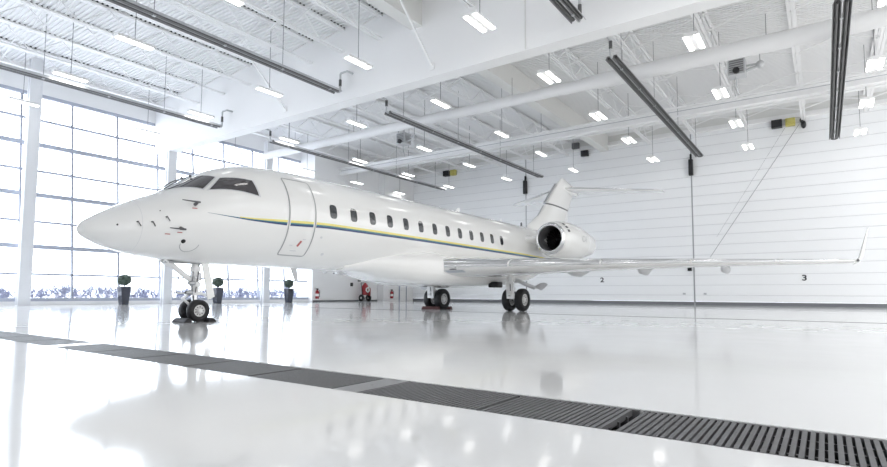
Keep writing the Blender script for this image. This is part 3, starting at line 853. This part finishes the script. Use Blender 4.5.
# wipers, probes, ports on the nose
for sx in (1, -1):
    p = MB(); a = fpt(6.36, PI / 2 - sx * .1, .03); b = fpt(6.92, PI / 2 - sx * .16, .06); p.tube([a, (a + b) / 2 + Vector((0, 0, .03)), b], .014, 6); p.ball(b, .035, 8, 6)
    p.build('wiper', 'gear_dark', fus, smooth=50)
def probe(y, z, dy, name='pitot_probe'):
    p = MB(); a = side(y, z, 0); o = side(y, z, .13); p.tube([a, o], [.04, .025], 8); p.tube([o + Vector((0, .05, 0)), o + Vector((0, -dy, 0))], [.022, .01], 8)
    p.build(name, 'gear_dark', fus, smooth=50)
probe(6.62, 2.66, .36); probe(6.33, 2.10, .30)
p = MB()
for y, z in ((6.04, 2.32), (5.53, 2.17), (5.78, 2.19)):
    a = side(y, z, 0); p.tube([a, side(y, z, .05)], .014, 6); p.obox(side(y, z, .05), side(y + .05, z - .09, .05), .02, .02)
p.build('vane', 'gear_dark', fus)
p = MB()
for y, z, r_ in ((6.46, 1.83, .05), (5.22, 2.09, .02), (5.95, 2.45, .012)):
    c = side(y, z, .004); nn = Vector((math.cos(fth(y, z)), 0, math.sin(fth(y, z)))); p.lathe(c, nn, [(-.01, r_), (.003, r_), (.003, .001)], 16)
p.build('static_port', 'dark', fus, smooth=40)
p = MB()
for y, z in ((6.33, 2.0), (6.6, 2.56), (6.1, 1.95)):
    strip(p, [((y - .05, z), (y - .05, z + .018)), ((y + .05, z), (y + .05, z + .018))], .005)
p.build('warning_marking', 'redmark', fus)
p = MB(); path_ribbon(p, [(6.62 + .2 * math.cos(t), 1.78 + .16 * math.sin(t)) for t in [PI + PI * k / 14 for k in range(15)]], .016, .004, 1, False); p.build('access_hatch_line', 'seam', fus)
p = MB()
for y, z, r_ in ((10.1, 2.21, .035), (10.4, 1.78, .05)):
    c = side(y, z, .003); nn = Vector((math.cos(fth(y, z)), 0, math.sin(fth(y, z)))); p.lathe(c, nn, [(-.01, r_), (.003, r_), (.003, .001)], 14)
p.build('service_port', 'paint_grey', fus, smooth=40)
# nose cone joint
p = MB(); yj = 5.62
a_ = [fpt(yj, 2 * PI * k / 60, .0025) for k in range(60)]; b_ = [fpt(yj + .006, 2 * PI * k / 60, .0025) for k in range(60)]
p.loft([a_, b_], True); p.build('radome_joint', 'paint_grey', fus)
# antennas
def blade(y, top, h, l, name='blade_antenna'):
    zt, zb, w, zm = sec(y); z = zt if top else zb; s = 1 if top else -1
    p = MB(); sw = l * .5
    rings = [[(XA + a * (.02), y + b * l / 2 * 1.2, z - s * .02) for a, b in ((0, -1), (1, -.2), (.7, .6), (0, 1), (-.7, .6), (-1, -.2))],
             [(XA + a * .008, y + sw + b * l / 2 * .6, z + s * h) for a, b in ((0, -1), (1, -.2), (.7, .6), (0, 1), (-.7, .6), (-1, -.2))]]
    p.loft(rings, True, True); p.build(name, 'paint_grey' if not top else 'paint', jet)
blade(18.6, True, .2, .28); blade(22.3, True, .15, .2); blade(10.2, False, .34, .2); blade(12.0, False, .12, .2)
p = MB(); p.lathe((XA, 11.4, 1.37), (0, 0, -1), [(0, .07), (.05, .06), (.08, .02)], 12, cap=True); p.build('beacon_light', 'paint_grey', jet, smooth=40)
p = MB(); p.lathe((XA, 24.45, 4.05), (0, 0, 1), [(0, .05), (.22, .045), (.25, .02)], 12, cap=True); p.build('tail_mast', 'gear_dark', jet, smooth=40)

# ---------------------------------------------------------------- wing
def foil(n=18):
    up, lo = [], []
    for k in range(n + 1):
        x = (1 - math.cos(PI * k / n)) / 2
        t = 5 * (.2969 * math.sqrt(x) - .126 * x - .3516 * x * x + .2843 * x**3 - .1036 * x**4)
        cam_ = 0.
        up.append((x, cam_ + t)); lo.append((x, cam_ - t))
    return up[::-1] + lo[1:-1]
FO = foil()
#      d     LE Y    chord  z    t/c
WG = [(1.2, 15.12, 7.4, 1.69, .105), (2.5, 16.2, 6.3, 1.72, .105), (5.0, 18.15, 4.4, 1.79, .105), (8.0, 20.42, 3.3, 1.87, .10), (11., 22.65, 2.4, 1.92, .095), (12.9, 24.04, 1.85, 1.95, .09), (13.35, 24.5, 1.6, 1.96, .085)]
def wsec(d): return [herm([q[0] for q in WG], [q[k] for q in WG], d) if False else lin(d, k) for k in range(1, 5)]
def lin(d, k):
    for a, b in zip(WG, WG[1:]):
        if d <= b[0]: u = (d - a[0]) / (b[0] - a[0]); return a[k] + (b[k] - a[k]) * u
    return WG[-1][k]
def wring(d, s, x0=0., x1=1., off=0.):
    ly, c, z, t = wsec(d); out = []
    for x, zz in FO:
        if x0 <= x <= x1: out.append((XA + s * d, ly + x * c, z + (zz * t / .5 * .5) * c + (off if zz > 0 else -off)))
    return out
for s, nm in ((1, 'port'), (-1, 'starboard')):
    wg = MB(); ds = [1.2, 1.8, 2.5, 3.5, 5, 6.5, 8, 9.5, 11, 12, 12.9, 13.35]
    wg.loft([wring(d, s) for d in ds], True, True)
    wing = wg.build('wing', 'paint', jet, smooth=35)
    wing['label'] = 'long white swept wing on the near side' if s > 0 else 'white swept wing on the far side'
    # polished leading edge slats
    for a, b in ((1.45, 3.3), (3.36, 5.9), (5.96, 8.5), (8.56, 11.0), (11.06, 12.85)):
        sl = MB(); rg = []
        for d in (a, (a + b) / 2, b):
            ly, c, z, t = wsec(d); ring = []
            for x, zz in FO:
                if x <= (.07 if zz > 0 else .012): ring.append((XA + s * d, ly + x * c - .014, z + zz * t * c * 1.01 + (.004 if zz > .01 else -.004) - (.012 * t * c if x < .0005 else 0)))
            rg.append(ring)
        sl.loft(rg, True, True); sl.build('slat', 'chrome', wing, smooth=40)
    # flap track fairings
    for d, y, l in ((4.2, 21.0, 3.2), (6.6, 22.6, 2.4), (9.3, 23.6, 1.7)):
        ly, c, z, t = wsec(d); p = MB(); x = XA + s * d; yb_ = ly + c * .42
        p.tube([(x, yb_ + l * q, z - .03 - .2 * math.sin(PI * min(q * 1.1, 1)) * (1 if q < .9 else .8)) for q in (0, .12, .3, .55, .8, 1)], [.02, .09, .14, .15, .09, .02], 12)
        p.build('flap_track_fairing', 'paint_grey', wing, smooth=60)
    # aileron and flap gaps
    p = MB()
    for a, b, x in ((1.8, 7.6, .76), (7.7, 12.6, .78)):
        for k in range(8):
            d0, d1 = a + (b - a) * k / 8, a + (b - a) * (k + 1) / 8; r_ = []
            for d in (d0, d1):
                ly, c, z, t = wsec(d); zz = [q for q in FO if q[1] < 0]; q = min(zz, key=lambda q: abs(q[0] - x)); r_.append(Vector((XA + s * d, ly + x * c, z + q[1] * t * c - .004)))
            p.obox(r_[0], r_[1], .025, .008)
    p.build('flap_gap', 'seam', wing)
    # winglet
    p = MB(); rg = []
    for k, (dx, y, z, c, t) in enumerate(((13.3, 24.47, 1.94, 1.6, .13), (13.42, 24.62, 1.97, 1.5, .12), (13.52, 24.85, 2.1, 1.32, .1), (13.62, 25.25, 2.5, 1.05, .08), (13.75, 25.75, 3.0, .75, .06), (13.85, 26.1, 3.34, .5, .04))):
        nx = (0, .35, .8, .97, .97, .97)[k]; ring = []
        for x, zz in FO: ring.append((XA + s * (dx - zz * t * c * nx * 1.3), y + x * c, z + zz * t * c * (1 - nx)))
        rg.append(ring)
    p.loft(rg, True, True); p.build('winglet', 'paint', wing, smooth=50)
    p = MB(); p.ball((XA + s * 13.42, 24.55, 1.97), (.05, .14, .05), 10, 6); p.build('navigation_light', 'gear_dark', wing, smooth=60)
# root panel seen at the front of the wing
p = MB(); rg = []
for d in (1.5, 1.75, 2.0):
    ly, c, z, t = wsec(d)
    rg.append([(XA + d, ly + x * c - .02, z + zz * t * c - .012) for x, zz in FO if zz < 0 and .012 < x < .11])
p.loft(rg, False); p.build('landing_light_panel', 'lens', jet, smooth=40)
p = MB(); ly, c, z, t = wsec(2.0)
p.box(XA + 1.62, XA + 1.92, ly - .12, ly - .08, z - .17, z - .14); p.build('light_bracket', 'gear_dark', jet)

# ---------------------------------------------------------------- engines
for s in (1, -1):
    ex, ez, ey = XA + s * 2.45, 3.19, 22.35
    C = Vector((ex, ey, ez))
    n_ = MB(); n_.lathe(C, (0, 1, 0), [(.0, .62), (.05, .68), (.2, .75), (.6, .83), (1.2, .89), (2.0, .88), (2.9, .82), (3.7, .71), (4.35, .6), (4.35, .5)], 48)
    nac = n_.build('engine_nacelle', 'paint', jet, smooth=50)
    nac['label'] = 'near engine nacelle with round dark intake' if s > 0 else 'far engine nacelle behind the fuselage'
    p = MB(); p.lathe(C, (0, 1, 0), [(.1, .72), (.03, .68), (-.02, .63), (-.03, .6), (.0, .565), (.08, .545)], 48); p.build('inlet_lip', 'chrome', nac, smooth=60)
    p = MB(); p.lathe(C, (0, 1, 0), [(.05, .552), (.3, .54), (.95, .56), (1.1, .57)], 48); p.build('inlet_duct', 'duct_liner', nac, smooth=60)
    p = MB(); p.lathe(C, (0, 1, 0), [(1.08, .58), (1.09, .001)], 32); p.build('fan_backing', 'dark', nac)
    p = MB()
    for k in range(22):
        a = 2 * PI * k / 22
        def q(r, da, y): return C + Vector((math.cos(a + da) * r, y, math.sin(a + da) * r))
        p.add([q(.16, -.05, .88), q(.16, .12, 1.04), q(.55, .13, 1.0), q(.55, -.1, .86), q(.16, -.03, .89), q(.16, .14, 1.05), q(.55, .15, 1.01), q(.55, -.08, .87)], [(0, 1, 2, 3), (7, 6, 5, 4), (0, 4, 5, 1), (2, 6, 7, 3), (1, 5, 6, 2), (0, 3, 7, 4)])
    p.build('fan_blade', 'blade', nac)
    p = MB(); p.lathe(C, (0, 1, 0), [(.66, .002), (.7, .05), (.8, .12), (.92, .17), (1.06, .18)], 24); p.build('spinner', 'blade', nac, smooth=60)
    p = MB(); p.lathe(C, (0, 1, 0), [(3.9, .45), (4.5, .43), (4.7, .38)], 32); p.lathe(C, (0, 1, 0), [(4.0, .3), (4.7, .2), (5.0, .02)], 24); p.build('exhaust_nozzle', 'steel', nac, smooth=50)
    p = MB(); p.lathe(C, (0, 1, 0), [(1.5, .892), (1.52, .892)], 48); p.lathe(C, (0, 1, 0), [(2.88, .826), (2.90, .825)], 48); p.build('cowl_joint', 'paint_grey', nac, smooth=50)
    py = MB(); rg = []
    for xx, ly, c, z in ((.75, 21.9, 4.4, 3.25), (1.3, 22.4, 3.9, 3.22), (1.9, 22.9, 3.4, 3.18)):
        rg.append([(XA + s * xx, ly + x * c, z + zz * .11 * c) for x, zz in FO])
    py.loft(rg, True, True); py.build('engine_pylon', 'paint', jet, smooth=40)
    if s > 0:
        text('registration', 'C-F', .42, 'seam', nac, (ex + .89, ey + 2.0, ez + .06), (PI / 2, 0, PI / 2))
        p = MB()
        for t0 in (20, 34, 48):
            rg = []
            for k in range(4):
                t = math.radians(t0 + 8 * k / 3); rg.append([C + Vector((math.cos(t) * r_, y, math.sin(t) * r_)) for r_, y in ((.80, .36), (.812, .36), (.84, .5), (.82, .5))])
            p.loft(rg, True, True)
        p.build('cowl_placard', 'gear_dark', nac)

# ---------------------------------------------------------------- tail
def fin_ring(z, le, c, t):
    return [(XA + zz * t * c, le + x * c, z) for x, zz in FO]
fn = MB(); fn.loft([fin_ring(3.8, 24.9, 6.0, .10), fin_ring(4.25, 25.2, 5.4, .11), fin_ring(4.55, 25.75, 4.8, .12), fin_ring(4.96, 26.5, 3.95, .12), fin_ring(5.6, 27.25, 3.35, .12), fin_ring(6.6, 28.42, 2.85, .12), fin_ring(6.95, 28.83, 2.9, .12)], True, True)
fin = fn.build('tail_fin', 'paint', jet, smooth=50)
fin['label'] = 'white swept tail fin with a dark band'
p = MB(); p.loft([fin_ring(6.9, 28.8, 3.0, .12), fin_ring(7.15, 29.1, 2.6, .11), fin_ring(7.35, 29.4, 1.6, .1), fin_ring(7.5, 29.6, .5, .08)], True, True); p.build('fin_cap', 'paint', fin, smooth=50)
p = MB(); p.tube([(XA, 28.95, 6.85), (XA, 29.6, 6.88), (XA, 31.0, 6.88), (XA, 31.9, 6.85), (XA, 32.25, 6.83)], [.03, .2, .22, .15, .02], 14); p.build('tail_bullet', 'paint', fin, smooth=60)
p = MB()
def fscale(z, a=1.012):
    for q in ((5.6, 27.25, 3.35), (6.6, 28.42, 2.85)): pass
    u = (z - 5.6) / 1.0; le = 27.25 + 1.17 * u; c = 3.35 - .5 * u
    return [(XA + zz * .12 * c * 1.02 + math.copysign(.004, zz), le - .01 + x * c * 1.006, z) for x, zz in FO]
p.loft([fscale(5.62), fscale(5.70)], True, True); p.build('fin_band', 'gear_dark', fin, smooth=50)
p = MB(); p.tube([(XA, 26.35, 4.86), (XA, 27.1, 5.53)], .035, 8); p.tube([(XA, 27.22, 5.66), (XA, 28.75, 6.98)], .06, 8); p.build('leading_edge_strip', 'steel', fin, smooth=50)
p = MB(); p.obox((XA + .1, 29.9, 5.0), (XA + .1, 31.0, 6.6), .02, .015); p.build('rudder_gap', 'paint_grey', fin)
for s in (1, -1):
    p = MB(); rg = []
    for d, le, c, z, t in ((.1, 29.6, 2.5, 6.90, .085), (1.5, 30.5, 2.1, 6.87, .08), (3.2, 31.55, 1.65, 6.82, .075), (4.6, 32.45, 1.25, 6.78, .07), (4.85, 32.75, .9, 6.77, .06)):
        rg.append([(XA + s * d, le + x * c, z + zz * t * c) for x, zz in FO])
    p.loft(rg, True, True); st = p.build('tailplane', 'paint', jet, smooth=40)
    st['label'] = 'near half of the tailplane on top of the fin' if s > 0 else 'far half of the tailplane on top of the fin'
    p = MB(); rg = []
    for d, le, c, z, t in ((.4, 29.79, 2.39, 6.892, .085), (1.5, 30.5, 2.1, 6.87, .08), (4.5, 32.38, 1.28, 6.783, .07)):
        rg.append([(XA + s * d, le + x * c - .012, z + zz * t * c * 1.03) for x, zz in FO if x <= .04])
    p.loft(rg, True, True); p.build('leading_edge', 'chrome', st, smooth=50)

# ---------------------------------------------------------------- landing gear
def wheel(mb, c, r, w, s):
    hr = r * .52
    mb.lathe(c, (1, 0, 0), [(-w * .36, hr), (-w * .5, r * .72), (-w * .46, r * .9), (-w * .3, r * .985), (-w * .1, r), (w * .1, r), (w * .3, r * .985), (w * .46, r * .9), (w * .5, r * .72), (w * .36, hr)], 40, 0)
    for q in (-1, 1):
        mb.lathe(c, (q, 0, 0), [(w * .36, hr * 1.02), (w * .38, hr * .92), (w * .27, hr * .86), (w * .24, hr * .5), (w * .36, hr * .42), (w * .40, hr * .3), (w * .42, .001)], 28, 1)
        for k in range(9):
            a = 2 * PI * k / 9; mb.lathe(Vector(c) + Vector((q * w * .25, math.cos(a) * hr * .68, math.sin(a) * hr * .68)), (q, 0, 0), [(0, hr * .09), (.02, hr * .09), (.02, .001)], 8, 2)
# nose gear
NY = 7.23
ng = MB(); ng.tube([(XA, NY + .02, 1.5), (XA, NY + .02, .72)], .095, 14); ng.tube([(XA, NY + .02, .95), (XA, NY + .02, .84)], .13, 14); ng.tube([(XA, NY + .02, 1.32), (XA, NY + .02, 1.2)], .125, 14)
nose = ng.build('nose_gear', 'gear_white', jet, smooth=40)
p = MB(); p.tube([(XA, NY + .02, .75), (XA, NY + .02, .27)], .065, 14); p.build('oleo_piston', 'chrome', nose, smooth=40)
p = MB(); p.tube([(XA - .3, NY + .02, .27), (XA + .3, NY + .02, .27)], .045, 12); p.ball((XA, NY + .02, .29), .085); p.build('axle', 'gear_white', nose, smooth=40)
for s in (-1, 1):
    p = MB(); wheel(p, (XA + s * .17, NY + .02, .267), .267, .2, s); p.build('wheel', ['rubber', 'hub', 'gear_dark'], nose, smooth=35)
p = MB(); p.tube([(XA, NY - .75, 1.47), (XA, NY - .1, 1.0)], .065, 10); p.tube([(XA - .14, NY - .8, 1.45), (XA, NY - .4, 1.2)], .025, 8); p.tube([(XA + .14, NY - .8, 1.45), (XA, NY - .4, 1.2)], .025, 8); p.build('drag_brace', 'gear_white', nose, smooth=40)
p = MB(); p.tube([(XA + .02, NY - .72, 1.42), (XA + .02, NY - .16, 1.02)], .02, 8); p.tube([(XA + .07, NY - .08, 1.2), (XA + .08, NY - .1, .8), (XA + .05, NY - .02, .45)], .014, 6); p.tube([(XA + .1, NY + .06, 1.4), (XA + .11, NY + .02, 1.05), (XA + .1, NY - .02, .7)], .014, 6); p.tube([(XA + .05, NY - .42, 1.12), (XA + .05, NY - .45, .68)], .012, 6); p.build('hydraulic_line', 'gear_dark', nose, smooth=40)
p = MB(); p.obox((XA, NY - .05, .72), (XA, NY - .28, .56), .12, .03); p.obox((XA, NY - .28, .56), (XA, NY - .04, .36), .1, .03); p.build('torque_link', 'gear_white', nose)
p = MB(); p.tube([(XA, NY - .5, .69), (XA, NY + .42, .66)], .022, 8); p.box(XA - .08, XA + .08, NY - .17, NY + .17, .64, .72); p.tube([(XA, NY + .1, .7), (XA, NY + .45, .55)], .02, 8); p.build('steering_bar', 'gear_white', nose, smooth=40)
for q in (-.62, .2):
    p = MB(); p.lathe((XA + .14, NY + (-.2 if q < 0 else -.14), .70 if q < 0 else .92), (.2, -1, 0), [(.1, .03), (.02, .055), (0, .06), (-.08, .045), (-.1, .001)], 14); p.build('taxi_light', 'steel', nose, smooth=40)
p = MB(); p.box(XA - .08, XA + .08, NY - .12, NY + .14, .98, 1.18); p.box(XA - .11, XA + .11, NY - .06, NY + .1, 1.02, 1.1); p.build('steering_actuator', 'steel', nose, bevel=.012)
p = MB(); p.add([(XA + .12, NY + .08, 1.45), (XA + .12, NY + .26, 1.45), (XA + .12, NY + .46, .60), (XA + .12, NY + .28, .52), (XA + .15, NY + .08, 1.45), (XA + .15, NY + .26, 1.45), (XA + .15, NY + .46, .60), (XA + .15, NY + .28, .52)], [(0, 1, 2, 3), (7, 6, 5, 4), (0, 4, 5, 1), (1, 5, 6, 2), (2, 6, 7, 3), (3, 7, 4, 0)])
p.build('gear_door', 'paint', nose, bevel=.008)
p = MB(); p.box(XA - .13, XA + .13, NY - .75, NY + .25, 1.383, 1.42); p.build('gear_bay', 'seam', nose)
# main gear
for s in (1, -1):
    gx_ = XA + s * 2.0; gy = 20.0
    mg = MB(); mg.tube([(gx_ - s * .06, gy - .42, 1.5), (gx_, gy - .36, .62)], .1, 14); mg.tube([(gx_, gy - .36, 1.0), (gx_, gy - .36, .8)], .14, 14); mg.tube([(gx_, gy - .38, .64), (gx_, gy, .46)], .09, 12)
    main = mg.build('main_gear', 'gear_white', jet, smooth=40)
    main['label'] = 'near main landing gear under the wing' if s > 0 else 'far main landing gear under the belly'
    p = MB(); p.tube([(gx_, gy + .02, .52), (gx_, gy - .3, 1.05)], .05, 14); p.build('oleo_piston', 'chrome', main, smooth=40)
    p = MB(); p.tube([(gx_ - .36, gy, .46), (gx_ + .36, gy, .46)], .06, 12); p.build('axle', 'gear_dark', main, smooth=40)
    for q in (-1, 1):
        p = MB(); wheel(p, (gx_ + q * .29, gy, .463), .463, .33, q); p.build('wheel', ['rubber', 'hub', 'gear_dark'], main, smooth=35)
    p = MB(); p.prism([(gx_ - .2, 1.2), (gx_ + .16, 1.2), (gx_ + .2, .5), (gx_ - .14, .5)], 'y', gy - .54, gy - .49); p.build('fairing_plate', 'gear_white', main, bevel=.01)
    p = MB(); p.tube([(gx_ + .03, gy - .56, 1.1), (gx_ + .05, gy - .57, .8), (gx_ + .02, gy - .5, .5)], .016, 6); p.ball((gx_, gy - .56, .72), .045); p.build('brake_line', 'gear_dark', main, smooth=50)
    p = MB(); p.obox((gx_, gy - .5, .95), (gx_, gy - .62, .68), .14, .04); p.obox((gx_, gy - .62, .68), (gx_, gy - .1, .46), .1, .04); p.build('torque_link', 'gear_white', main)
    p = MB(); p.tube([(gx_ + s * .08, gy - .2, 1.28), (gx_ + s * .7, gy + .31, .95)], .08, 10); p.build('side_brace', 'paint_grey', main, smooth=40)
    p = MB(); pr = [(gx_ + s * .62, .95), (gx_ + s * .78, 1.06), (gx_ + s * .95, 1.15), (gx_ + s * 1.12, 1.17), (gx_ + s * 1.28, 1.1), (gx_ + s * 1.12, .93), (gx_ + s * .98, .85), (gx_ + s * .8, .92)]
    p.prism(pr, 'y', gy + .3, gy + .33); p.build('gear_door', 'paint_grey', main, bevel=.006)
    p = MB(); p.box(XA + s * 1.1, XA + s * 1.56, gy - .75, gy - .3, .96, 1.2); p.build('gear_bay', 'dark', main, bevel=.05)

# ---------------------------------------------------------------- chocks
def chock(x, y, w, d, h, m, label, flip):
    a, b = (y - d / 2, y + d / 2)
    poly = [(a, 0), (b, 0), (b, h * .3), (b - d * .45, h), (a + d * .15, h), (a, h * .55)] if flip else [(a, 0), (b, 0), (b, h * .55), (b - d * .15, h), (a + d * .45, h), (a, h * .3)]
    p = MB(); p.prism(poly, 'x', x - w / 2, x + w / 2)
    p.tube([(x + w / 2, y, h * .5), (x + w / 2 + .02, y, h * .5)], .02, 8)
    tag(p.build('wheel_chock', m, bevel=.012), label, 'chock')
chock(XA + .03, NY - .29, .56, .18, .10, 'chock_black', 'black rubber chock in front of the nose wheels', False)
chock(XA + .03, NY + .32, .56, .18, .10, 'chock_black', 'black rubber chock behind the nose wheels', True)
chock(XA - 2.0, 20. - .48, .9, .18, .13, 'chock_red', 'dark red chock in front of the far main wheels', False)
chock(XA - 2.0, 20. + .5, .9, .18, .13, 'chock_red', 'dark red chock behind the far main wheels', True)
